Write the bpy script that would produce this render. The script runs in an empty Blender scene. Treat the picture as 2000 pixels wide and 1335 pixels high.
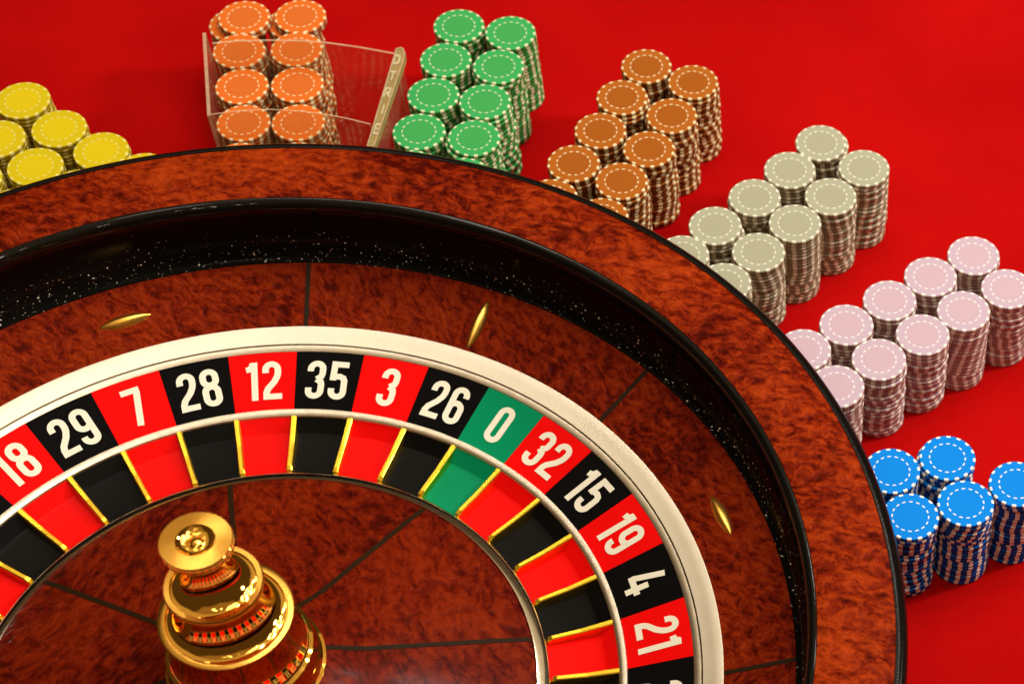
import bpy, math, random
from mathutils import Vector, Matrix
random.seed(7)
S = 0.27                      # metres per wheel unit (outer radius of the number ring)
scene = bpy.context.scene
col = scene.collection
pi, cos, sin = math.pi, math.cos, math.sin
rad = math.radians

# ------------------------------------------------------------------ camera
cd = bpy.data.cameras.new('camera')
cam = bpy.data.objects.new('camera', cd); col.objects.link(cam)
cd.sensor_width = 36.0
cd.lens = 3986.6094 * 36.0 / 2000.0
cd.shift_x = -956.8925 / 2000.0
cd.shift_y = 527.3709 / 2000.0
cd.clip_start = 0.05; cd.clip_end = 100.0
c_r = Vector((0.98749681, 0.13101393, 0.08766643))
c_u = Vector((-0.157639, 0.82070962, 0.54916816))
c_f = Vector((0.0, 0.55612145, -0.83110103))
M = Matrix((c_r, c_u, -c_f)).transposed().to_4x4()
M.translation = Vector((1.67006684, -2.25007063, 4.18433462)) * S
cam.matrix_world = M
cd.dof.use_dof = True
cd.dof.focus_distance = 5.02 * S
cd.dof.aperture_fstop = 9.0
scene.camera = cam

# ------------------------------------------------------------------ room light (indoors: lamps, no sky)
world = bpy.data.worlds.new('World'); scene.world = world
world.use_nodes = True
world.node_tree.nodes['Background'].inputs[0].default_value = (1.0, 0.62, 0.28, 1)
world.node_tree.nodes['Background'].inputs[1].default_value = 0.075

def area(name, loc, target, size, power, color, shape='DISK', size_y=None):
    l = bpy.data.lights.new(name, 'AREA'); l.shape = shape; l.size = size
    if size_y: l.size_y = size_y
    l.energy = power; l.color = color
    o = bpy.data.objects.new(name, l); col.objects.link(o)
    o.location = loc
    o.rotation_euler = (Vector(target) - Vector(loc)).to_track_quat('-Z', 'Y').to_euler()
    return o
WARM = (1.0, 0.92, 0.80)
area('ceiling_glow', (-0.35, 1.2, 2.6), (-0.35, 1.2, 0), 3.6, 19, (1.0, 0.74, 0.42), 'RECTANGLE', 3.6)
area('key_lamp', (1.95, 1.15, 1.35), (0.2, 0.3, 0), 0.30, 34, WARM)
area('front_ceiling_glow', (0.4, -1.9, 2.6), (0.4, -1.9, 0), 3.8, 8, (1.0, 0.66, 0.32), 'RECTANGLE', 3.0)
bulb_rng = random.Random(11)
for k in range(16):      # chandelier of small bulbs over the near right side of the table
    ang = k * 2 * pi / 16; rr = 0.16 if k % 2 else 0.30
    area('glint_bulb', (0.75 + rr * cos(ang), -0.25 + rr * sin(ang), 2.15 + bulb_rng.uniform(-0.05, 0.05)), (0.3, 0.1, 0), 0.022, 0.40, (1.0, 0.90, 0.72))
lamp_rng = random.Random(3)
for gx in range(-2, 5):
    for gy in range(0, 4):
        lx = -0.02 + gx * 0.36 + lamp_rng.uniform(-0.10, 0.10); ly = 0.48 + gy * 0.36 + lamp_rng.uniform(-0.10, 0.10)
        area('downlight', (lx, ly, 2.25), (lx, ly, 0), 0.10, 0.55 if gx < 0 else 1.95, (1.0, 0.94, 0.84))

for k in range(9):       # second, lower cluster of bulbs further forward, added for glints on the turret
    area('glint_bulb', (0.15 + bulb_rng.uniform(-0.35, 0.35), -1.15 + bulb_rng.uniform(-0.3, 0.3), 1.95 + bulb_rng.uniform(-0.12, 0.12)), (0.0, 0.0, 0), 0.022, 0.22, (1.0, 0.90, 0.72))

vs = scene.view_settings
vs.view_transform = 'Standard'; vs.look = 'None'; vs.exposure = 0.06; vs.gamma = 1.0
vs.use_curve_mapping = False
scene.render.engine = 'CYCLES'
scene.cycles.max_bounces = 10
scene.cycles.transparent_max_bounces = 16
scene.cycles.sample_clamp_indirect = 6.0
scene.cycles.use_denoising = True

# ------------------------------------------------------------------ materials
def new_mat(name):
    m = bpy.data.materials.new(name); m.use_nodes = True
    nt = m.node_tree
    return m, nt, nt.nodes['Principled BSDF']
def nd(nt, t, **kw):
    n = nt.nodes.new(t)
    for k, v in kw.items(): setattr(n, k, v)
    return n
def math_node(nt, op, a, b=None):
    n = nd(nt, 'ShaderNodeMath', operation=op)
    for i, v in enumerate((a, b)):
        if v is None: continue
        if isinstance(v, (int, float)): n.inputs[i].default_value = v
        else: nt.links.new(v, n.inputs[i])
    return n.outputs[0]
def ramp(nt, fac, stops):
    r = nd(nt, 'ShaderNodeValToRGB')
    e = r.color_ramp.elements
    while len(e) < len(stops): e.new(0.5)
    for el, (p, c) in zip(e, stops): el.position = p; el.color = (*c, 1)
    nt.links.new(fac, r.inputs[0]); return r.outputs[0]
def noise(nt, vec, scale, detail=4, rough=0.55, dist=0.0):
    n = nd(nt, 'ShaderNodeTexNoise')
    n.inputs['Scale'].default_value = scale; n.inputs['Detail'].default_value = detail
    n.inputs['Roughness'].default_value = rough; n.inputs['Distortion'].default_value = dist
    if vec is not None: nt.links.new(vec, n.inputs['Vector'])
    return n
def objco(nt): return nd(nt, 'ShaderNodeTexCoord').outputs['Object']
def mixc(nt, fac, a, b, mode='MIX'):
    n = nd(nt, 'ShaderNodeMix', data_type='RGBA', blend_type=mode)
    if isinstance(fac, (int, float)): n.inputs[0].default_value = fac
    else: nt.links.new(fac, n.inputs[0])
    for i, v in ((6, a), (7, b)):
        if isinstance(v, tuple): n.inputs[i].default_value = (*v, 1)
        else: nt.links.new(v, n.inputs[i])
    return n.outputs[2]
def bump(nt, h, strength, dist, p):
    b = nd(nt, 'ShaderNodeBump'); b.inputs['Strength'].default_value = strength
    b.inputs['Distance'].default_value = dist
    nt.links.new(h, b.inputs['Height']); nt.links.new(b.outputs[0], p.inputs['Normal'])
def simple(name, colr, rough, metal=0.0, coat=0.0, var=0.06, vscale=60, bumpd=0.0, spec=0.5):
    m, nt, p = new_mat(name)
    co = objco(nt)
    n = noise(nt, co, vscale, 5, 0.6)
    lo = tuple(max(0, x * (1 - var)) for x in colr); hi = tuple(min(1, x * (1 + var)) for x in colr)
    nt.links.new(ramp(nt, n.outputs[0], ((0.3, lo), (0.7, hi))), p.inputs['Base Color'])
    n2 = noise(nt, co, vscale * 4, 4, 0.6)
    r = nd(nt, 'ShaderNodeMapRange'); nt.links.new(n2.outputs[0], r.inputs[0])
    r.inputs[3].default_value = max(0.02, rough * 0.8); r.inputs[4].default_value = min(1, rough * 1.25)
    nt.links.new(r.outputs[0], p.inputs['Roughness'])
    p.inputs['Metallic'].default_value = metal; p.inputs['Specular IOR Level'].default_value = spec
    p.inputs['Coat Weight'].default_value = coat; p.inputs['Coat Roughness'].default_value = 0.05
    if bumpd: bump(nt, n2.outputs[0], 0.4, bumpd, p)
    return m

def burl(name, dark, mid, light, scale=1.0, coat=0.0, turn=6.28):
    m, nt, p = new_mat(name)
    oi = nd(nt, 'ShaderNodeObjectInfo')                      # each veneer leaf is cut and laid its own way
    vr = nd(nt, 'ShaderNodeVectorRotate', rotation_type='Z_AXIS'); nt.links.new(objco(nt), vr.inputs['Vector'])
    nt.links.new(math_node(nt, 'MULTIPLY', oi.outputs['Random'], turn), vr.inputs['Angle'])
    co = vr.outputs[0]
    warp = noise(nt, co, 46 * scale, 3, 0.5)
    off = nd(nt, 'ShaderNodeVectorMath', operation='SCALE'); nt.links.new(warp.outputs['Color'], off.inputs[0]); off.inputs['Scale'].default_value = 0.016
    add = nd(nt, 'ShaderNodeVectorMath', operation='ADD'); nt.links.new(co, add.inputs[0]); nt.links.new(off.outputs[0], add.inputs[1])
    v = add.outputs[0]
    st = nd(nt, 'ShaderNodeVectorMath', operation='MULTIPLY'); nt.links.new(v, st.inputs[0]); st.inputs[1].default_value = (0.75, 1.35, 1.0)
    fig = noise(nt, st.outputs[0], 150 * scale, 3, 0.5, 0.3)            # quilted figure
    big = noise(nt, co, 7 * scale, 4, 0.6, 0.6)             # light and dark areas of the veneer
    fine = noise(nt, v, 380 * scale, 3, 0.6)
    s = math_node(nt, 'ADD', math_node(nt, 'MULTIPLY', fig.outputs[0], 0.62), math_node(nt, 'MULTIPLY', big.outputs[0], 0.52))
    s = math_node(nt, 'ADD', s, math_node(nt, 'MULTIPLY', fine.outputs[0], 0.26))
    s = math_node(nt, 'SUBTRACT', s, 0.205)
    c = ramp(nt, s, ((0.36, dark), (0.47, mid), (0.56, tuple((a + b) / 2 for a, b in zip(mid, light))), (0.68, light)))
    vor = nd(nt, 'ShaderNodeTexVoronoi'); vor.inputs['Scale'].default_value = 60 * scale; nt.links.new(v, vor.inputs['Vector'])
    rnd = nd(nt, 'ShaderNodeSeparateColor'); nt.links.new(vor.outputs['Color'], rnd.inputs[0])
    eye = math_node(nt, 'MULTIPLY', math_node(nt, 'LESS_THAN', rnd.outputs[0], 0.33),
                    ramp(nt, vor.outputs['Distance'], ((0.12, (1, 1, 1)), (0.34, (0, 0, 0)))))
    c = mixc(nt, math_node(nt, 'MULTIPLY', eye, 0.7), c, tuple(x * 0.75 for x in dark))
    nt.links.new(c, p.inputs['Base Color'])
    p.inputs['Roughness'].default_value = 0.42
    p.inputs['Specular IOR Level'].default_value = 0.025
    p.inputs['Coat Weight'].default_value = coat
    p.inputs['Coat Roughness'].default_value = 0.16
    bump(nt, math_node(nt, 'ADD', fig.outputs[0], math_node(nt, 'MULTIPLY', fine.outputs[0], 0.25)), 0.75, 0.0036, p)
    return m

M_felt, nt, p = new_mat('red_felt')
co = objco(nt)
f1 = noise(nt, co, 900, 4, 0.7); f2 = noise(nt, co, 5, 4, 0.55, 0.4); f3 = noise(nt, co, 2600, 2, 0.5)
fm = math_node(nt, 'ADD', math_node(nt, 'MULTIPLY', f1.outputs[0], 0.42), math_node(nt, 'MULTIPLY', f2.outputs[0], 0.58))
nt.links.new(ramp(nt, fm, ((0.3, (0.36, 0.0016, 0.0024)), (0.72, (0.57, 0.0045, 0.0036)))), p.inputs['Base Color'])
p.inputs['Roughness'].default_value = 0.95; p.inputs['Specular IOR Level'].default_value = 0.02
p.inputs['Sheen Weight'].default_value = 0.0; p.inputs['Sheen Tint'].default_value = (1, 0.15, 0.08, 1)
bump(nt, math_node(nt, 'ADD', f1.outputs[0], f3.outputs[0]), 0.6, 0.0008, p)

M_burl = burl('rim_burl_veneer', (0.065, 0.0028, 0.0006), (0.19, 0.0125, 0.0016), (0.40, 0.043, 0.004), turn=0.0)
M_burl2 = burl('track_burl_veneer', (0.06, 0.003, 0.0006), (0.165, 0.010, 0.0016), (0.31, 0.030, 0.003), 1.1)
M_burl3 = burl('cone_burl_veneer', (0.045, 0.002, 0.0005), (0.115, 0.006, 0.0012), (0.22, 0.018, 0.002), 0.9, 0.14)
M_inlay = simple('dark_inlay', (0.020, 0.009, 0.002), 0.5, 0, 0, spec=0.1)
M_black = simple('black_lacquer', (0.005, 0.004, 0.0035), 0.14, 0, 0, spec=0.14)
M_gold4 = simple('deflector_gold', (1.0, 0.55, 0.10), 0.30, 1.0, 0, 0.05, 90)
M_lip = simple('polished_black_lip', (0.004, 0.0035, 0.003), 0.035, 0, 0, 0.05, spec=0.25)
M_metal = simple('satin_silver_ring', (0.74, 0.67, 0.55), 0.27, 1.0, 0, 0.04, 45)
M_metal2 = simple('satin_silver_divider', (0.74, 0.66, 0.53), 0.34, 1.0, 0, 0.10, 160)
M_chrome = simple('polished_chrome', (0.80, 0.72, 0.58), 0.13, 1.0, 0, 0.08, 40)
M_gold = simple('polished_gold', (1.0, 0.55, 0.10), 0.055, 1.0, 0, 0.03, 30)
M_gold2 = simple('fret_gold', (1.0, 0.66, 0.05), 0.30, 1.0, 0, 0.06, 90)
def brushed(m, an):
    nt = m.node_tree; p = nt.nodes['Principled BSDF']
    p.inputs['Anisotropic'].default_value = an
    tg = nd(nt, 'ShaderNodeTangent', direction_type='RADIAL', axis='Z'); nt.links.new(tg.outputs[0], p.inputs['Tangent'])
for m_, r_ in ((M_metal, 0.35), (M_metal2, 0.34)):      # even satin finish
    p_ = m_.node_tree.nodes['Principled BSDF']
    m_.node_tree.links.remove(p_.inputs['Roughness'].links[0]); p_.inputs['Roughness'].default_value = r_
M_gold3 = simple('brushed_gold', (1.0, 0.52, 0.09), 0.22, 1.0, 0, 0.05, 90)
brushed(M_gold3, 0.85)
M_red = simple('red_enamel', (0.90, 0.0035, 0.003), 0.33, 0, 0, 0.03, spec=0.02)
M_redp = simple('red_pocket_enamel', (0.90, 0.004, 0.003), 0.28, 0, 0, 0.03, spec=0.05)
M_blkp = simple('black_pocket_enamel', (0.005, 0.0045, 0.004), 0.30, 0, 0, 0.1, spec=0.06)
M_grnp = simple('green_pocket_enamel', (0.002, 0.26, 0.11), 0.28, 0, 0, 0.04, spec=0.05)
M_blk = simple('black_enamel', (0.004, 0.0035, 0.0035), 0.35, 0, 0, 0.1, spec=0.02)
M_grn = simple('green_enamel', (0.002, 0.27, 0.115), 0.33, 0, 0, 0.04, spec=0.02)
M_cream = simple('cream_print', (0.90, 0.86, 0.70), 0.45, 0, 0, 0.02)

M_track, nt, p = new_mat('black_flecked_track')
co = objco(nt)
def flecks(scale, thr, keep):
    v = nd(nt, 'ShaderNodeTexVoronoi'); v.inputs['Scale'].default_value = scale; nt.links.new(co, v.inputs['Vector'])
    sp = nd(nt, 'ShaderNodeSeparateColor'); nt.links.new(v.outputs['Color'], sp.inputs[0])
    size = math_node(nt, 'MULTIPLY', sp.outputs[1], thr)
    on = math_node(nt, 'MULTIPLY', math_node(nt, 'LESS_THAN', v.outputs['Distance'], size), math_node(nt, 'LESS_THAN', sp.outputs[0], keep))
    return on, sp.outputs[2]
on1, h1 = flecks(380, 0.27, 0.34); on2, h2 = flecks(760, 0.26, 0.30)
on = math_node(nt, 'MAXIMUM', on1, on2)
# flecks are thick in the lower groove where the ball runs, sparse on the polished wall above
geo = nd(nt, 'ShaderNodeSeparateXYZ'); nt.links.new(co, geo.inputs[0])
lowz = nd(nt, 'ShaderNodeMapRange'); nt.links.new(geo.outputs[2], lowz.inputs[0])
lowz.inputs[1].default_value = 0.225 * S; lowz.inputs[2].default_value = 0.125 * S
lowz.inputs[3].default_value = -0.35; lowz.inputs[4].default_value = 1.0
keepn = noise(nt, co, 700, 1, 0.5)
on = math_node(nt, 'MULTIPLY', on, math_node(nt, 'LESS_THAN', keepn.outputs[0], math_node(nt, 'ADD', math_node(nt, 'MULTIPLY', lowz.outputs[0], 0.3), 0.36)))
hue = ramp(nt, h1, ((0.0, (0.9, 0.85, 0.75)), (0.72, (0.75, 0.72, 0.66)), (0.8, (0.5, 0.10, 0.06)), (1.0, (0.45, 0.25, 0.12))))
nt.links.new(mixc(nt, on, (0.0045, 0.004, 0.0035), hue), p.inputs['Base Color'])
p.inputs['Roughness'].default_value = 0.14
p.inputs['Specular IOR Level'].default_value = 0.06

def chip_mat(name, base, spot, inner, rimc):
    m, nt, p = new_mat(name)
    uv = nd(nt, 'ShaderNodeUVMap'); uv.uv_map = 'UVMap'
    sp = nd(nt, 'ShaderNodeSeparateXYZ'); nt.links.new(uv.outputs[0], sp.inputs[0])
    x, y = sp.outputs[0], sp.outputs[1]
    r = math_node(nt, 'SQRT', math_node(nt, 'ADD', math_node(nt, 'MULTIPLY', x, x), math_node(nt, 'MULTIPLY', y, y)))
    a = math_node(nt, 'MULTIPLY', math_node(nt, 'ARCTAN2', y, x), 16 / (2 * pi))
    fr = math_node(nt, 'FRACT', math_node(nt, 'ADD', a, 32.0))
    edge = math_node(nt, 'MULTIPLY', math_node(nt, 'GREATER_THAN', r, 0.905), math_node(nt, 'LESS_THAN', fr, 0.40))
    dash = math_node(nt, 'MULTIPLY', math_node(nt, 'MULTIPLY', math_node(nt, 'GREATER_THAN', r, 0.605), math_node(nt, 'LESS_THAN', r, 0.655)),
                     math_node(nt, 'LESS_THAN', math_node(nt, 'FRACT', math_node(nt, 'ADD', fr, 0.03)), 0.52))
    mask = math_node(nt, 'MAXIMUM', edge, math_node(nt, 'MULTIPLY', dash, 0.8))
    wear = noise(nt, uv.outputs[0], 6, 5, 0.65)
    c = mixc(nt, math_node(nt, 'LESS_THAN', r, 0.60), base, inner)
    c = mixc(nt, math_node(nt, 'MULTIPLY', wear.outputs[0], 0.12), c, tuple(z * 0.6 for z in base))
    c = mixc(nt, math_node(nt, 'GREATER_THAN', r, 0.982), c, rimc)      # the edge band is darker than the faces
    sc_ = mixc(nt, math_node(nt, 'GREATER_THAN', r, 0.982), spot, tuple(z * k for z, k in zip(spot, (0.82, 0.72, 0.66))))   # warm shade on the chip sides painted into the insert colour
    c = mixc(nt, mask, c, sc_)
    nt.links.new(c, p.inputs['Base Color'])
    p.inputs['Roughness'].default_value = 0.45; p.inputs['Specular IOR Level'].default_value = 0.05
    g = noise(nt, uv.outputs[0], 70, 2, 0.5)
    bump(nt, g.outputs[0], 0.12, 0.0002, p)
    return m
CREAM = (0.86, 0.74, 0.46)
CHIP = {
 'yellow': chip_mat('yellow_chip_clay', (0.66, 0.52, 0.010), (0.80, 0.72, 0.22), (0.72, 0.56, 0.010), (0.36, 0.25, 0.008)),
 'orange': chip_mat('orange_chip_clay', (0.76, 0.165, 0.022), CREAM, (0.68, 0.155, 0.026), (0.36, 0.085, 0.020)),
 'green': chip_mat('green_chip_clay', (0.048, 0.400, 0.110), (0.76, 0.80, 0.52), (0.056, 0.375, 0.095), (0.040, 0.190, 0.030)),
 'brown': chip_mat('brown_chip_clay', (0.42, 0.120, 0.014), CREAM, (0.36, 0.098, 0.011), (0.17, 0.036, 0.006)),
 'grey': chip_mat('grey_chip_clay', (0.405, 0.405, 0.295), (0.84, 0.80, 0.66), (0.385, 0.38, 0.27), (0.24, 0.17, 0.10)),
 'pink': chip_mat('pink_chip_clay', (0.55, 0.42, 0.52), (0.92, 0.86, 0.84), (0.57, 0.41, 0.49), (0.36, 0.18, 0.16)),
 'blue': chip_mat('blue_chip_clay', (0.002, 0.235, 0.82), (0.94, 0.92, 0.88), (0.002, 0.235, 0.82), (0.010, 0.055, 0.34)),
}
M_acryl, nt, p = new_mat('clear_acrylic')
nt.nodes.remove(p)
out = nt.nodes['Material Output']
tr = nd(nt, 'ShaderNodeBsdfTransparent'); tr.inputs[0].default_value = (0.95, 0.93, 0.88, 1)
gl = nd(nt, 'ShaderNodeBsdfGlossy'); gl.inputs['Roughness'].default_value = 0.05
fz = nd(nt, 'ShaderNodeBsdfDiffuse'); fz.inputs[0].default_value = (0.75, 0.62, 0.45, 1)
sc = noise(nt, objco(nt), 120, 4, 0.6)
frs = nd(nt, 'ShaderNodeFresnel'); frs.inputs[0].default_value = 1.35
m1 = nd(nt, 'ShaderNodeMixShader'); nt.links.new(math_node(nt, 'MULTIPLY', frs.outputs[0], 0.15), m1.inputs[0]); nt.links.new(tr.outputs[0], m1.inputs[1]); nt.links.new(gl.outputs[0], m1.inputs[2])
m2 = nd(nt, 'ShaderNodeMixShader'); nt.links.new(math_node(nt, 'MULTIPLY', sc.outputs[0], 0.07), m2.inputs[0]); nt.links.new(m1.outputs[0], m2.inputs[1]); nt.links.new(fz.outputs[0], m2.inputs[2])
nt.links.new(m2.outputs[0], out.inputs[0])
def frosted(name, colr, alpha):
    m, nt, p = new_mat(name); nt.nodes.remove(p)
    out = nt.nodes['Material Output']
    tr = nd(nt, 'ShaderNodeBsdfTransparent'); tr.inputs[0].default_value = (1, 0.95, 0.85, 1)
    df = nd(nt, 'ShaderNodeBsdfDiffuse')
    n = noise(nt, objco(nt), 160, 4, 0.6)
    nt.links.new(ramp(nt, n.outputs[0], ((0.3, tuple(x * 0.75 for x in colr)), (0.7, colr))), df.inputs[0])
    gl = nd(nt, 'ShaderNodeBsdfGlossy'); gl.inputs['Roughness'].default_value = 0.25
    a = nd(nt, 'ShaderNodeMixShader'); a.inputs[0].default_value = 0.08
    nt.links.new(df.outputs[0], a.inputs[1]); nt.links.new(gl.outputs[0], a.inputs[2])
    b = nd(nt, 'ShaderNodeMixShader'); b.inputs[0].default_value = alpha
    nt.links.new(tr.outputs[0], b.inputs[1]); nt.links.new(a.outputs[0], b.inputs[2])
    nt.links.new(b.outputs[0], out.inputs[0]); return m
M_edge = frosted('frosted_acrylic_edge', (0.80, 0.58, 0.38), 0.62)
M_block = frosted('thick_acrylic_bar', (0.42, 0.34, 0.12), 0.82)
M_letter = frosted('engraved_letter', (0.74, 0.64, 0.40), 0.9)

# ------------------------------------------------------------------ mesh helpers (wheel units in, metres out)
def mesh_obj(name, verts, faces, mats, parent=None, smooth=None, fm=None, uvs=None):
    me = bpy.data.meshes.new(name)
    me.from_pydata([(v[0] * S, v[1] * S, v[2] * S) for v in verts], [], faces)
    for m in (mats if isinstance(mats, (list, tuple)) else [mats]): me.materials.append(m)
    if fm: me.polygons.foreach_set('material_index', fm)
    me.update()
    if smooth is not None:
        me.polygons.foreach_set('use_smooth', [True] * len(me.polygons))
        me.set_sharp_from_angle(angle=rad(smooth))
    o = bpy.data.objects.new(name, me); col.objects.link(o)
    if parent: o.parent = parent
    return o
def sector(prof, a0, a1, n, closed=False):
    """profile [(r,z)] swept from angle a0 to a1; profile runs outwards for an upward face"""
    full = abs((a1 - a0) - 2 * pi) < 1e-6
    cols = n if full else n + 1
    V, F = [], []
    for i in range(cols):
        a = a0 + (a1 - a0) * i / n
        V += [(r * cos(a), r * sin(a), z) for r, z in prof]
    k = len(prof); m = k if closed else k - 1
    for i in range(n):
        j = (i + 1) % cols
        for t in range(m):
            u = (t + 1) % k
            F.append((i * k + t, i * k + u, j * k + u, j * k + t))
    if closed and not full:
        F.append(tuple(range(k - 1, -1, -1))); F.append(tuple(n * k + t for t in range(k)))
    return V, F
def lathe(name, prof, mat, parent, n=256, smooth=35, closed=False):
    V, F = sector(prof, 0, 2 * pi, n, closed)
    return mesh_obj(name, V, F, mat, parent, smooth)
def arc_pts(cx, cz, r, d0, d1, n):
    return [(cx + r * cos(rad(d0 + (d1 - d0) * i / n)), cz + r * sin(rad(d0 + (d1 - d0) * i / n))) for i in range(n + 1)]

TABLE_Z = -0.14
# ------------------------------------------------------------------ setting: the felt table top
o = mesh_obj('table_felt', [(-9, -6, TABLE_Z), (9, -6, TABLE_Z), (9, 10, TABLE_Z), (-9, 10, TABLE_Z)], [(0, 1, 2, 3)], M_felt)
o['kind'] = 'structure'; o['label'] = 'bright red felt covering of the gaming table'

# ------------------------------------------------------------------ the roulette wheel
wheel = bpy.data.objects.new('roulette_wheel', None); col.objects.link(wheel)
wheel.location = (0, 0, TABLE_Z * S)
wheel['label'] = 'large wooden roulette wheel with numbered pockets and gold turret'
wheel['category'] = 'roulette wheel'
class Wp: pass
def wpart(o):      # keep the world place when parented to the wheel's base
    o.matrix_parent_inverse = Matrix.Translation((0, 0, -TABLE_Z * S)); return o

# outer rim: burl veneer ring, black edge and body below it
rim = [(1.2835, 0.3025), (1.30, 0.3065), (1.33, 0.3105), (1.37, 0.312), (1.41, 0.310), (1.44, 0.3055), (1.458, 0.301), (1.464, 0.2985)]
for k in range(8):
    a0 = rad(-6.0) + k * pi / 4
    V, F = sector(rim, a0 + 0.0003, a0 + pi / 4 - 0.0003, 40)
    wpart(mesh_obj('rim_veneer', V, F, M_burl, wheel, 35))
wpart(lathe('rim_core', [(r, z - 0.004) for r, z in rim], M_inlay, wheel, 128))
edge = [(1.4605, 0.2965), (1.4625, 0.3015)] + arc_pts(1.466, 0.278, 0.0245, 86, 0, 10) + [(1.4905, 0.22), (1.486, 0.12), (1.465, 0.02), (1.42, -0.08), (1.38, TABLE_Z + 0.004)]
wpart(lathe('rim_edge', edge, M_black, wheel, 320))
# ball track: rolled lip, undercut black wall, flecked groove
trk = [(1.236, 0.1085), (1.2385, 0.1165)] + [(1.2425, 0.1185), (1.2465, 0.1175), (1.252, 0.122), (1.260, 0.134), (1.2665, 0.150), (1.271, 0.170), (1.2735, 0.195), (1.2735, 0.222), (1.2705, 0.245), (1.2655, 0.262)]
lip = [(1.2660, 0.2610)] + arc_pts(1.2835, 0.2825, 0.0215, 205, 92, 16) + [(1.287, 0.3015)]
wpart(lathe('track_lip', lip, M_lip, wheel, 320, 40))
wpart(lathe('ball_track', trk, M_track, wheel, 320, 40))
# stator: lower burl panels with dark inlays
def trz(r): return 0.0555 + (r - 1.068) * (0.113 - 0.0555) / (1.238 - 1.068)
A_ST = rad(11.8)
for k in range(8):
    a0 = A_ST + k * pi / 4; g = 0.0002
    pr = [(1.0655, trz(1.0655)), (1.12, trz(1.12) - 0.001), (1.18, trz(1.18) - 0.001), (1.2395, trz(1.2395))]
    V, F = sector(pr, a0 + g, a0 + pi / 4 - g, 40)
    wpart(mesh_obj('track_panel', V, F, M_burl2, wheel, 30))
    hw = 0.0058
    V = []
    for r in (1.067, 1.12, 1.18, 1.2385):
        da = hw / r
        for s_ in (-1, 1):
            V.append((r * cos(a0 + s_ * da), r * sin(a0 + s_ * da), trz(r) + 0.0012 - (0.001 if 1.1 < r < 1.2 else 0)))
    wpart(mesh_obj('track_inlay', V, [(0, 2, 3, 1), (2, 4, 5, 3), (4, 6, 7, 5)], M_inlay, wheel))
# canoe deflectors, every other one set across
for k in range(8):
    a = rad(34.3) + k * pi / 4
    tang = k % 2 == 0
    L, Wd, H = (0.066, 0.0200, 0.017) if tang else (0.071, 0.0195, 0.017)
    rc_ = 1.150 if tang else 1.143
    er = Vector((cos(a), sin(a), 0)); et = Vector((-sin(a), cos(a), 0)); sl = (trz(1.2) - trz(1.1)) / 0.1
    eru = (er + Vector((0, 0, sl))).normalized(); n = eru.cross(et); n = n if n.z > 0 else -n
    ax, sd = (et, eru) if tang else (eru, et)
    base = er * rc_ + Vector((0, 0, trz(rc_) - 0.002))
    V, F = [], []
    NU, NV = 24, 10
    for i in range(NU + 1):
        u = -1 + 2 * i / NU; q = max(0.004, (1 - abs(u) ** 2.0)) ** 0.72
        for j in range(NV + 1):
            t = pi * j / NV
            cx_, hx = cos(t), sin(t)
            hx = 0.55 * hx + 0.45 * (1 - abs(cx_))          # soft ridge along the top
            pnt = base + ax * (L * u) + sd * (Wd * q * cx_) + n * (H * q * hx)
            V.append(tuple(pnt))
    for i in range(NU):
        for j in range(NV):
            b0 = i * (NV + 1) + j
            F.append((b0, b0 + 1, b0 + NV + 2, b0 + NV + 1))
    wpart(mesh_obj('deflector', V, F, M_gold4, wheel, 60))
# silver rings round the numbers
wpart(lathe('stator_ring', [(1.0195, 0.030), (1.0195, 0.0440), (1.0205, 0.0455), (1.045, 0.0515), (1.0655, 0.0575), (1.0685, 0.0578), (1.0695, 0.0540)], M_metal, wheel, 320, 40))
wpart(lathe('rotor_ring', [(0.9990, 0.0400), (1.0000, 0.0412), (1.0155, 0.0443), (1.0168, 0.0434), (1.0168, 0.028)], M_metal2, wheel, 320, 40))
wpart(lathe('gap_liner', [(0.60, -0.07), (0.80, -0.06), (0.98, 0.000), (1.06, 0.020)], M_black, wheel, 128))

# numbers
ORDER = [29, 7, 28, 12, 35, 3, 26, 0, 32, 15, 19, 4, 21, 2, 25, 17, 34, 6, 27, 13, 36, 11, 30, 8, 23, 10, 5, 24, 16, 33, 1, 20, 14, 31, 9, 22, 18]
REDS = {1, 3, 5, 7, 9, 12, 14, 16, 18, 19, 21, 23, 25, 27, 30, 32, 34, 36}
ST = 2 * pi / 37; PH = 2.4738
R0, R1, Z0, Z1 = 0.842, 1.000, 0.0005, 0.0395
def ringz(r): return Z0 + (Z1 - Z0) * (r - R0) / (R1 - R0)
W_, T_ = 0.43, 0.148
def A(cx, cy, rx, ry, d0, d1, n=14):
    return [(cx + rx * cos(rad(d0 + (d1 - d0) * i / n)), cy + ry * sin(rad(d0 + (d1 - d0) * i / n))) for i in range(n + 1)]
h = T_ / 2; a_ = W_ / 2 - h; cxm = W_ / 2; lo = h + a_; hi = 1 - h - a_
six = A(cxm, hi, a_, a_, 8, 180) + A(cxm, lo, a_, a_, 180, 360) + A(cxm, 0.60 - h - a_ + 0.03, a_, a_, 0, 150)
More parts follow.
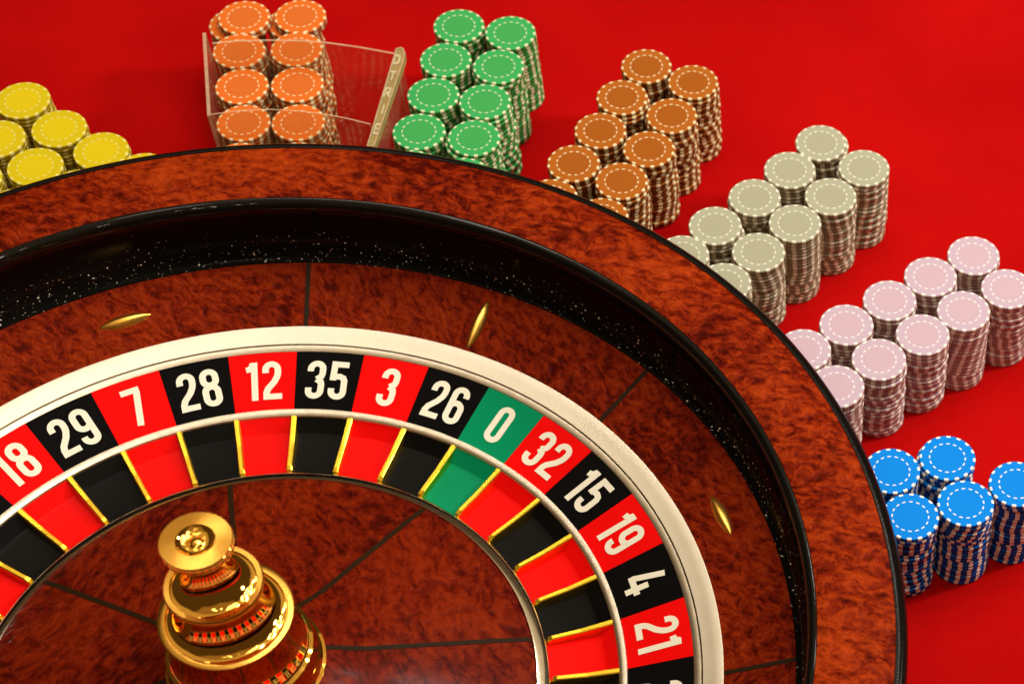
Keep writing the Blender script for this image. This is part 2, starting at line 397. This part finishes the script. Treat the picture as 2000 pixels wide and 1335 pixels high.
GL = {
 '0': [(A(cxm, hi, a_, a_, 0, 180) + A(cxm, lo, a_, a_, 180, 360), True)],
 '1': [([(0.205, 0.0), (0.205, 1.0)], False), ([(0.02, 0.815), (0.10, 0.83), (0.165, 0.905), (0.175, 0.985)], False)],
 '2': [([(h, 0.70), (h, hi)] + A(cxm, hi, a_, a_, 180, 0) + [(W_ - h, 0.69), (W_ - h - 0.02, 0.60), (W_ - h - 0.09, 0.46), (h + 0.04, 0.28), (h + 0.005, 0.18), (h, 0.0)], False),
       ([(h + 0.05, h), (W_, h)], False)],
 '3': [([(h, 0.72), (h, hi)] + A(cxm, hi, a_, a_, 180, 0) + [(W_ - h, 0.66), (W_ - h - 0.02, 0.59), (cxm + 0.02, 0.515)], False),
       ([(cxm + 0.02, 0.515), (W_ - h - 0.02, 0.45), (W_ - h, 0.38)] + A(cxm, lo, a_, a_, 0, -180) + [(h, 0.29)], False)],
 '4': [([(0.23, 1.0), (0.055, 0.255)], False), ([(0.0, 0.245), (0.50, 0.245)], False), ([(0.345, 0.0), (0.345, 0.56)], False)],
 '5': [([(W_, 1 - h), (h + 0.02, 1 - h)], False), ([(h + 0.03, 1.0), (h + 0.01, 0.50)], False),
       ([(h + 0.02, 0.565), (h + 0.09, 0.60), (cxm + 0.03, 0.605), (W_ - h - 0.03, 0.57), (W_ - h, 0.50)] + A(cxm, lo, a_, a_, 0, -180) + [(h, 0.29)], False)],
 '6': [([(W_ - h, 0.74)] + six, False)],
 '7': [([(0.0, 1 - h), (W_, 1 - h)], False), ([(W_ - h, 0.99), (W_ - h, 0.86), (0.165, 0.0)], False)],
 '8': [(A(cxm, hi, a_, a_ * 0.95, 0, 180) + A(cxm, 0.52 + a_ + 0.035, a_, a_ * 0.95, 180, 360), True),
       (A(cxm, 0.505 - a_ + 0.02, a_, a_ * 0.95, 0, 180) + A(cxm, lo, a_, a_, 180, 360), True)],
}
GL['9'] = [([(W_ - x, 1 - y) for x, y in pl], cl) for pl, cl in GL['6']]
ADV = {d: W_ for d in '0235678'}; ADV.update({'9': W_, '1': 0.29, '4': 0.50})
def ribbon(pl, closed, hw):
    pts = [Vector(p) for p in pl]
    q = [pts[0]]
    for p_ in pts[1:]:
        if (p_ - q[-1]).length > 1e-4: q.append(p_)
    if closed and (q[0] - q[-1]).length < 1e-4: q.pop()
    n = len(q); Ls, Rs = [], []
    for i in range(n):
        if closed: d0 = (q[i] - q[i - 1]).normalized(); d1 = (q[(i + 1) % n] - q[i]).normalized()
        else:
            d0 = (q[i] - q[i - 1]).normalized() if i else (q[1] - q[0]).normalized()
            d1 = (q[i + 1] - q[i]).normalized() if i < n - 1 else d0
        t = (d0 + d1).normalized(); nn = Vector((-t.y, t.x)); k = min(1.8, 1 / max(0.3, nn.dot(Vector((-d1.y, d1.x)))))
        Ls.append(q[i] + nn * hw * k); Rs.append(q[i] - nn * hw * k)
    F = [(i, (i + 1) % n) for i in range(n if closed else n - 1)]
    return Ls, Rs, F
HD = 0.107
def numeral(num, am, parent):
    V, F = [], []
    s = str(num); gap = 0.10
    tot = sum(ADV[c] for c in s) + gap * (len(s) - 1)
    x0 = -tot / 2; lay = 0
    sl = math.hypot(R1 - R0, Z1 - Z0); rm = (R0 + R1) / 2 + 0.001
    for c in s:
        xs = x0 - (0.0 if c != '1' else 0.0)
        for pl, cl in GL[c]:
            Ls, Rs, FF = ribbon(pl, cl, T_ / 2)
            b = len(V); n = len(Ls); off = 0.0009 + 0.00022 * lay; lay += 1
            for P in Ls + Rs:
                tx = (xs + P.x) * HD; ry = (P.y - 0.5) * HD
                r = rm + ry * (R1 - R0) / sl
                aa = am - tx / r
                V.append((r * cos(aa), r * sin(aa), ringz(r) + off))
            for i, j in FF: F.append((b + i, b + n + i, b + n + j, b + j))
        x0 += ADV[c] + gap
    o = mesh_obj('numeral', V, F, M_cream, parent)
    return o
for i, num in enumerate(ORDER):
    ahi = PH - i * ST; alo = ahi - ST
    mat = M_grn if num == 0 else (M_red if num in REDS else M_blk)
    cname = 'green' if num == 0 else ('red' if num in REDS else 'black')
    g = 0.0003
    V, F = sector([(R0, Z0 - 0.012), (R0, Z0), (0.921, ringz(0.921)), (R1, Z1), (R1, Z1 - 0.012)], alo + g, ahi - g, 8, True)
    pn = wpart(mesh_obj('number_panel', V, F, mat, wheel, 30))
    pn['label'] = '%s number panel marked %d' % (cname, num)
    numeral(num, (ahi + alo) / 2, pn)
    # pocket: sloping outer wall and floor
    V, F = sector([(0.640, -0.0375), (0.780, -0.0350), (0.790, -0.0320), (0.8235, -0.0050)], alo + g, ahi - g, 6)
    wpart(mesh_obj('pocket', V, F, M_grnp if num == 0 else (M_redp if num in REDS else M_blkp), wheel, 18))
    # fret standing on the boundary: two facets on top, pointed inner end
    a = ahi
    er = Vector((cos(a), sin(a), 0)); et = Vector((-sin(a), cos(a), 0))
    prof = [(0.8245, 0.0074, -0.0010), (0.745, 0.0068, -0.0125), (0.676, 0.0064, -0.0165), (0.6660, 0.0074, -0.0205)]
    V, F = [], []
    for (r, hw, zt_) in prof:
        ch = 0.0022
        for s_, z in ((-1.12, -0.040), (-1.0, zt_ - ch), (-0.62, zt_), (0.62, zt_), (1.0, zt_ - ch), (1.12, -0.040)):
            V.append(tuple(er * r + et * (hw * s_) + Vector((0, 0, z))))
    for q in range(3):
        for t in range(5): F.append((q * 6 + t, q * 6 + 6 + t, q * 6 + 7 + t, q * 6 + 1 + t))
    tip = tuple(er * 0.6612 + Vector((0, 0, -0.034))); V.append(tip); ti = len(V) - 1
    for t in range(5): F.append((18 + t, ti, 18 + t + 1))
    wpart(mesh_obj('fret', V, F, M_gold2, wheel))
wpart(lathe('divider_ring', [(0.8215, -0.012), (0.8215, -0.0030), (0.8235, -0.0005), (0.832, 0.0022), (0.8405, 0.0028), (0.8425, 0.0008), (0.8425, -0.01)], M_metal2, wheel, 320, 40))
wpart(lathe('hub_ring', [(0.627, -0.030), (0.6280, -0.0125), (0.6305, -0.0095), (0.6335, -0.0100), (0.6480, -0.0138), (0.6570, -0.0180), (0.6605, -0.0235), (0.6615, -0.040)], M_chrome, wheel, 320, 50))

# centre cone: eight veneer panels with dark inlays
CONE = [(0.170, 0.1330), (0.26, 0.0920), (0.36, 0.0650), (0.45, 0.0400), (0.54, 0.0150), (0.6275, -0.0120)]
def conez(r):
    for (ra, za), (rb, zb) in zip(CONE, CONE[1:]):
        if ra <= r <= rb: return za + (zb - za) * (r - ra) / (rb - ra)
    return CONE[0][1] if r < CONE[0][0] else CONE[-1][1]
for k in range(8):
    a0 = rad(25.2) + k * pi / 4; g = 0.0003
    V, F = sector(CONE, a0 + g, a0 + pi / 4 - g, 24)
    wpart(mesh_obj('cone_panel', V, F, M_burl3, wheel, 40))
    V = []; F = []
    rs = [0.175, 0.26, 0.36, 0.45, 0.54, 0.626]
    for i, r in enumerate(rs):
        for s_ in (-1, 1):
            V.append((r * cos(a0 + s_ * 0.0062 / r), r * sin(a0 + s_ * 0.0062 / r), conez(r) + 0.0012))
        if i: F.append((2 * i - 2, 2 * i, 2 * i + 1, 2 * i - 1))
    wpart(mesh_obj('cone_inlay', V, F, M_inlay, wheel))

# turret: three cavetto tiers with flat brims and a capped knob, all turned gold
turret = bpy.data.objects.new('turret', None); col.objects.link(turret); turret.parent = wheel
turret['label'] = 'polished gold turned turret at the wheel centre'
def tz(z):
    if z <= 0.3385: return z
    if z <= 0.4315: return 0.3385 + (z - 0.3385) * 1.26
    return 0.4557 + (z - 0.4315) * 1.12
def tpart(name, prof, mat, sm=28, n=160):
    prof = [(r if r < 0.145 else 0.145 + (r - 0.145) * 0.55, tz(z)) for r, z in prof]
    o = lathe(name, prof, mat, turret, n, sm); return wpart(o)
def cav(r0, z0, r1, z1, n=14):      # concave quarter: vertical at (r0,z0), flat at (r1,z1)
    return [(r1 - (r1 - r0) * cos(rad(90 * i / n)), z0 + (z1 - z0) * sin(rad(90 * i / n))) for i in range(n + 1)]
tpart('base_tier', [(0.205, 0.112), (0.206, 0.124), (0.198, 0.132), (0.186, 0.134), (0.179, 0.142), (0.176, 0.156), (0.178, 0.168), (0.1735, 0.178), (0.1715, 0.186), (0.1725, 0.194), (0.1690, 0.2005), (0.158, 0.2030)] + [(r, z) for r, z in reversed(cav(0.128, 0.318, 0.158, 0.2045))], M_gold)
tpart('middle_brim', [(0.120, 0.318), (0.137, 0.322), (0.1425, 0.326), (0.1445, 0.331), (0.1435, 0.3365), (0.1405, 0.3385), (0.1280, 0.3385)], M_gold3, 40)
tpart('middle_tier', [(0.1282, 0.3383), (0.1262, 0.3365)] + [(r, z) for r, z in reversed(cav(0.083, 0.418, 0.125, 0.333))], M_gold)
tpart('upper_brim', [(0.078, 0.414), (0.095, 0.416), (0.1015, 0.4195), (0.1040, 0.4245), (0.1030, 0.4295), (0.1005, 0.4315), (0.0900, 0.4315)], M_gold3, 40)
tpart('upper_tier', [(0.0902, 0.4313), (0.0885, 0.4295)] + [(r, z) for r, z in reversed(cav(0.036, 0.512, 0.0875, 0.4270))] + [(0.038, 0.514), (0.046, 0.5165), (0.0495, 0.5200), (0.0480, 0.5240), (0.040, 0.5270), (0.034, 0.532)], M_gold)
tpart('cap', [(0.033, 0.528), (0.036, 0.540), (0.050, 0.549), (0.066, 0.5505), (0.0745, 0.5535), (0.0762, 0.5580), (0.0762, 0.5640), (0.0748, 0.5680), (0.0710, 0.5695), (0.056, 0.5715), (0.0400, 0.5730), (0.0385, 0.5715), (0.0350, 0.5680), (0.0290, 0.5650), (0.0210, 0.5632), (0.0160, 0.5640), (0.0120, 0.5675), (0.0060, 0.5695), (0.0001, 0.5700)], M_gold, 28)
cap_top = tpart('cap_face', [(0.0740, 0.5690), (0.0728, 0.5712), (0.056, 0.5724), (0.0402, 0.5732)], M_gold3, 40)

# ------------------------------------------------------------------ chips
RC = 0.0714; NCH = 20; TH = 0.245 / NCH; ZTOP = TABLE_Z + 0.245
def chip_geo(segs):
    prof = [(0.0, -0.5), (0.965, -0.5), (1.0, -0.36), (1.0, 0.36), (0.965, 0.5), (0.0, 0.5)]
    V, F, UV = [], [], []
    rings = prof[1:5]
    for r, z in rings:
        for i in range(segs):
            a = 2 * pi * i / segs; V.append((RC * r * cos(a), RC * r * sin(a), TH * 0.985 * (z + 0.5))); UV.append((r * cos(a), r * sin(a)))
    for t in range(3):
        for i in range(segs):
            j = (i + 1) % segs
            F.append((t * segs + i, t * segs + j, (t + 1) * segs + j, (t + 1) * segs + i))
    F.append(tuple(3 * segs + i for i in range(segs)))
    F.append(tuple(segs - 1 - i for i in range(segs)))
    return V, F, UV
CV, CF, CUV = chip_geo(40)
def finish_chip(me):
    me.polygons.foreach_set('use_smooth', [len(p_.vertices) == 4 for p_ in me.polygons])
chip_mesh = {}
for cname, m in CHIP.items():
    me = bpy.data.meshes.new(cname + '_chip')
    me.from_pydata([(x * S, y * S, z * S) for x, y, z in CV], [], CF)
    me.materials.append(m)
    uvl = me.uv_layers.new(name='UVMap')
    for lp in me.loops: uvl.data[lp.index].uv = CUV[lp.vertex_index]
    finish_chip(me); me.update(); chip_mesh[cname] = me

# stack centres on the felt: (x, y, column, row counted outwards from the wheel)
STK = {
 'yellow': [(-1.177, 1.626, 'right', 4), (-1.046, 1.546, 'right', 3), (-0.909, 1.489, 'right', 2), (-0.775, 1.439, 'right', 1), (-1.184, 1.474, 'middle', 3), (-1.052, 1.396, 'middle', 2), (-0.918, 1.344, 'middle', 1), (-1.185, 1.320, 'left', 2), (-1.050, 1.247, 'left', 1)],
 'orange': [(-0.748, 2.066, 'left', 5), (-0.597, 2.112, 'right', 5), (-0.688, 1.944, 'left', 4), (-0.542, 1.984, 'right', 4), (-0.638, 1.809, 'left', 3), (-0.496, 1.849, 'right', 3), (-0.584, 1.673, 'left', 2), (-0.443, 1.709, 'right', 2), (-0.549, 1.531, 'left', 1), (-0.403, 1.566, 'right', 1)],
 'green': [(-0.132, 2.182, 'left', 5), (0.015, 2.186, 'right', 5), (-0.128, 2.037, 'left', 4), (0.018, 2.040, 'right', 4), (-0.124, 1.892, 'left', 3), (0.023, 1.895, 'right', 3), (-0.121, 1.747, 'left', 2), (0.026, 1.750, 'right', 2), (-0.105, 1.602, 'left', 1), (0.042, 1.606, 'right', 1)],
 'brown': [(0.420, 2.137, 'left', 5), (0.565, 2.104, 'right', 5), (0.388, 1.997, 'left', 4), (0.533, 1.960, 'right', 4), (0.358, 1.857, 'left', 3), (0.502, 1.819, 'right', 3), (0.317, 1.719, 'left', 2), (0.460, 1.680, 'right', 2), (0.292, 1.577, 'left', 1), (0.439, 1.540, 'right', 1)],
 'grey': [(0.964, 1.949, 'left', 5), (1.094, 1.873, 'right', 5), (0.896, 1.821, 'left', 4), (1.025, 1.748, 'right', 4), (0.822, 1.698, 'left', 3), (0.949, 1.627, 'right', 3), (0.744, 1.576, 'left', 2), (0.872, 1.503, 'right', 2), (0.678, 1.449, 'left', 1), (0.806, 1.375, 'right', 1)],
 'pink': [(1.442, 1.615, 'left', 5), (1.549, 1.514, 'right', 5), (1.340, 1.512, 'left', 4), (1.444, 1.412, 'right', 4), (1.246, 1.406, 'left', 3), (1.350, 1.305, 'right', 3), (1.147, 1.300, 'left', 2), (1.252, 1.199, 'right', 2), (1.054, 1.191, 'left', 1), (1.158, 1.090, 'right', 1)],
 'blue': [(1.342, 0.838, 'upper', 1), (1.471, 0.904, 'upper', 2), (1.538, 0.775, 'lower', 2), (1.409, 0.709, 'lower', 1), (1.656, 0.860, 'lower', 3)],
}
ORD = ['', 'first', 'second', 'third', 'fourth', 'fifth', 'sixth', 'seventh', 'eighth', 'ninth', 'tenth', 'eleventh', 'twelfth', 'thirteenth', 'fourteenth', 'fifteenth', 'sixteenth', 'seventeenth', 'eighteenth', 'nineteenth', 'twentieth', 'twenty-first']
single = {'blue': lambda c, r: c == 'lower', 'pink': lambda c, r: c == 'right', 'grey': lambda c, r: c == 'right' and r >= 2}
sv, sf, suv, sm = [], [], [], []
cols = list(CHIP)
for cname, stacks in STK.items():
    for (x, y, cn, rn) in stacks:
        ang = random.uniform(0, 6.28); drift = random.uniform(-0.03, 0.03)
        amp = random.choice((0.0014, 0.002, 0.003, 0.004)); lean = (random.uniform(-0.004, 0.004), random.uniform(-0.004, 0.004))
        nlv = NCH + 1 if cname == 'blue' else NCH
        for lv in range(nlv):
            if random.random() < 0.22: ang += random.uniform(0, 0.39); drift = random.uniform(-0.05, 0.05)
            ang += drift + random.uniform(-0.015, 0.015)
            px = x + random.uniform(-amp, amp) + lean[0] * (lv / NCH - 1); py = y + random.uniform(-amp, amp) + lean[1] * (lv / NCH - 1)
            if cname == 'orange' and rn == 5 and lv >= NCH - 2:      # the farthest orange stacks: top chips pushed aside
                px += 0.028 if cn == 'left' else 0.022; py += 0.010 if cn == 'left' else 0.004
            top = lv == nlv - 1
            pz = TABLE_Z + 0.0005 + lv * TH
            if top or (cname in single and single[cname](cn, rn)):
                o = bpy.data.objects.new('casino_chip', chip_mesh[cname]); col.objects.link(o)
                o.location = (px * S, py * S, pz * S); o.rotation_euler = (0, 0, ang)
                side = {'yellow': ' column', 'blue': ' row'}.get(cname, ' column')
                where = '%s stack out from the wheel in the %s %s%s' % (ORD[rn], cn, cname, side)
                if top: o['label'] = 'top %s chip of the %s' % (cname, where)
                else: o['label'] = '%s chip, %s down, %s' % (cname, ORD[nlv - lv], where)
                o['category'] = 'casino chip'; o['group'] = cname + ' casino chips in stacks'
            else:
                b = len(sv); ca, sa = cos(ang), sin(ang)
                sv += [(vx * ca - vy * sa + px, vx * sa + vy * ca + py, vz + pz) for vx, vy, vz in CV]
                sf += [tuple(b + i for i in f) for f in CF]; suv += CUV
                sm += [cols.index(cname)] * len(CF)
me = bpy.data.meshes.new('stacked_chips')
me.from_pydata([(x * S, y * S, z * S) for x, y, z in sv], [], sf)
for cname in cols: me.materials.append(CHIP[cname])
me.polygons.foreach_set('material_index', sm)
uvl = me.uv_layers.new(name='UVMap')
li = [0] * len(me.loops); me.loops.foreach_get('vertex_index', li)
flat = []
for v_ in li: flat += suv[v_]
uvl.data.foreach_set('uv', flat)
finish_chip(me); me.update()
o = bpy.data.objects.new('stacked_chips', me); col.objects.link(o)
o['kind'] = 'stuff'; o['label'] = 'remaining chips of all colours stacked beneath the top ones'; o['category'] = 'casino chips'

# ------------------------------------------------------------------ clear acrylic holder round four orange stacks
holder = bpy.data.objects.new('acrylic_holder', None); col.objects.link(holder)
HA0, HA1 = rad(96.2), rad(112.0)
holder.location = (1.84 * cos(rad(104)) * S, 1.84 * sin(rad(104)) * S, TABLE_Z * S)
holder['label'] = 'clear acrylic chip holder standing around four orange chip stacks'
holder['category'] = 'chip holder'
def hpart(o):
    o.parent = holder; o.matrix_parent_inverse = Matrix.Translation(holder.location).inverted(); return o
def slab(pts, th, z0, z1, name, mat, emat):
    """upright sheet along a polyline of plan points, with bright cut edge along the top"""
    P = [Vector((x, y)) for x, y in pts]; n = len(P); Lh, Rh = [], []
    for i in range(n):
        t = ((P[min(i + 1, n - 1)] - P[max(i - 1, 0)])).normalized(); nn = Vector((-t.y, t.x)) * th / 2
        Lh.append(P[i] + nn); Rh.append(P[i] - nn)
    V = [(p_.x, p_.y, z) for z in (z0, z1) for p_ in Lh] + [(p_.x, p_.y, z) for z in (z0, z1) for p_ in Rh]
    F = []
    for i in range(n - 1):
        F += [(i, n + i, n + i + 1, i + 1), (2 * n + i, 2 * n + i + 1, 3 * n + i + 1, 3 * n + i)]
    body = hpart(mesh_obj(name, V, F, mat))
    V2 = [(p_.x, p_.y, z1) for p_ in Lh] + [(p_.x, p_.y, z1) for p_ in Rh]
    F2 = [(i, n + i, n + i + 1, i + 1) for i in range(n - 1)]
    b = len(V2)
    for i in (0, n - 1):
        V2 += [(Lh[i].x, Lh[i].y, z0), (Lh[i].x, Lh[i].y, z1), (Rh[i].x, Rh[i].y, z1), (Rh[i].x, Rh[i].y, z0)]
    F2 += [(b, b + 1, b + 2, b + 3), (b + 4, b + 5, b + 6, b + 7)]
    e = mesh_obj('cut_edge', V2, F2, emat, body)
    return body
ZA = 0.195
def pol(r, d): return (r * cos(rad(d)), r * sin(rad(d)))
slab([pol(1.712, 111.6), pol(1.85, 111.6), pol(2.040, 111.6)], 0.009, TABLE_Z + 0.001, ZA, 'side_wall', M_acryl, M_edge)
slab([(-0.716, 1.862), (-0.650, 1.888), (-0.575, 1.908), (-0.500, 1.924), (-0.429, 1.934), (-0.330, 1.937), (-0.232, 1.934)], 0.006, TABLE_Z + 0.001, ZA, 'back_panel', M_acryl, M_edge)
slab([(-0.631, 1.596), (-0.560, 1.628), (-0.482, 1.651), (-0.410, 1.661), (-0.343, 1.665), (-0.275, 1.662), (-0.214, 1.655)], 0.004, TABLE_Z + 0.001, ZA, 'front_panel', M_acryl, M_edge)
slab([(-0.220, 1.945), (-0.196, 1.76), (-0.180, 1.60)], 0.006, TABLE_Z + 0.001, ZA - 0.023, 'end_wall', M_acryl, M_acryl)
# thick right-hand bar with engraved letters along its top
pb, pf = Vector((-0.222, 1.962)), Vector((-0.180, 1.575))
dv = (pf - pb).normalized(); nv = Vector((-dv.y, dv.x))      # nv points to the right
if nv.x < 0: nv = -nv
def bp(t, w): q = pb + (pf - pb) * t + nv * w; return (q.x, q.y)
outl = [bp(0.0, 0.000), bp(0.02, -0.012), bp(1.0, -0.018), bp(1.0, 0.002), bp(0.15, 0.018), bp(0.06, 0.017), bp(0.01, 0.008)]
n = len(outl)
V = [(x, y, ZA - 0.022) for x, y in outl] + [(x, y, ZA) for x, y in outl]
F = [tuple(range(2 * n - 1, n - 1, -1)) if False else tuple(n + i for i in range(n))] + [(i, (i + 1) % n, n + (i + 1) % n, n + i) for i in range(n)]
bar = hpart(mesh_obj('engraved_bar', V, F, M_block))
rimv = []
ce = [sum(x for x, y in outl) / n, sum(y for x, y in outl) / n]
inn = []
for i in range(n):
    p0 = Vector(outl[i - 1]); p1 = Vector(outl[i]); p2 = Vector(outl[(i + 1) % n])
    t = ((p1 - p0).normalized() + (p2 - p1).normalized()).normalized(); nn = Vector((-t.y, t.x))
    if nn.dot(Vector(ce) - p1) < 0: nn = -nn
    inn.append(p1 + nn * 0.0045)
V = [(x, y, ZA + 0.0015) for x, y in outl] + [(q.x, q.y, ZA + 0.0015) for q in inn]
F = [(i, (i + 1) % n, n + (i + 1) % n, n + i) for i in range(n)]
mesh_obj('bar_border', V, F, M_edge, bar)
LET = {   # engraved capitals, strokes in a unit box
 'D': [[(0, 0), (0, 1), (0.6, 0.9), (0.7, 0.5), (0.6, 0.1), (0, 0)]],
 'T': [[(0, 1), (0.8, 1)], [(0.4, 1), (0.4, 0)]],
 'R': [[(0, 0), (0, 1), (0.6, 1), (0.7, 0.75), (0.6, 0.5), (0, 0.5)], [(0.3, 0.5), (0.75, 0)]],
 'I': [[(0.4, 0), (0.4, 1)]],
 'E': [[(0.7, 1), (0, 1), (0, 0), (0.7, 0)], [(0, 0.5), (0.6, 0.5)]],
}
for ch, t0 in (('D', 0.13), ('T', 0.30), ('R', 0.47), ('I', 0.64), ('E', 0.83)):
    V, F = [], []; lay = 0
    for st in LET[ch]:
        Ls, Rs, FF = ribbon(st, False, 0.12); b = len(V); k = len(Ls)
        for P in Ls + Rs:
            # letters stand across the bar, reading along it
            q = pb + (pf - pb) * (t0 + 0.088 * (0.5 - P.y)) + nv * (-0.009 + 0.023 * (1 - t0 * 0.35) * P.x)
            V.append((q.x, q.y, ZA + 0.0014 + 0.0004 * lay))
        lay += 1
        for i, j in FF: F.append((b + i, b + k + i, b + k + j, b + j))
    mesh_obj('letter', V, F, M_letter, bar)
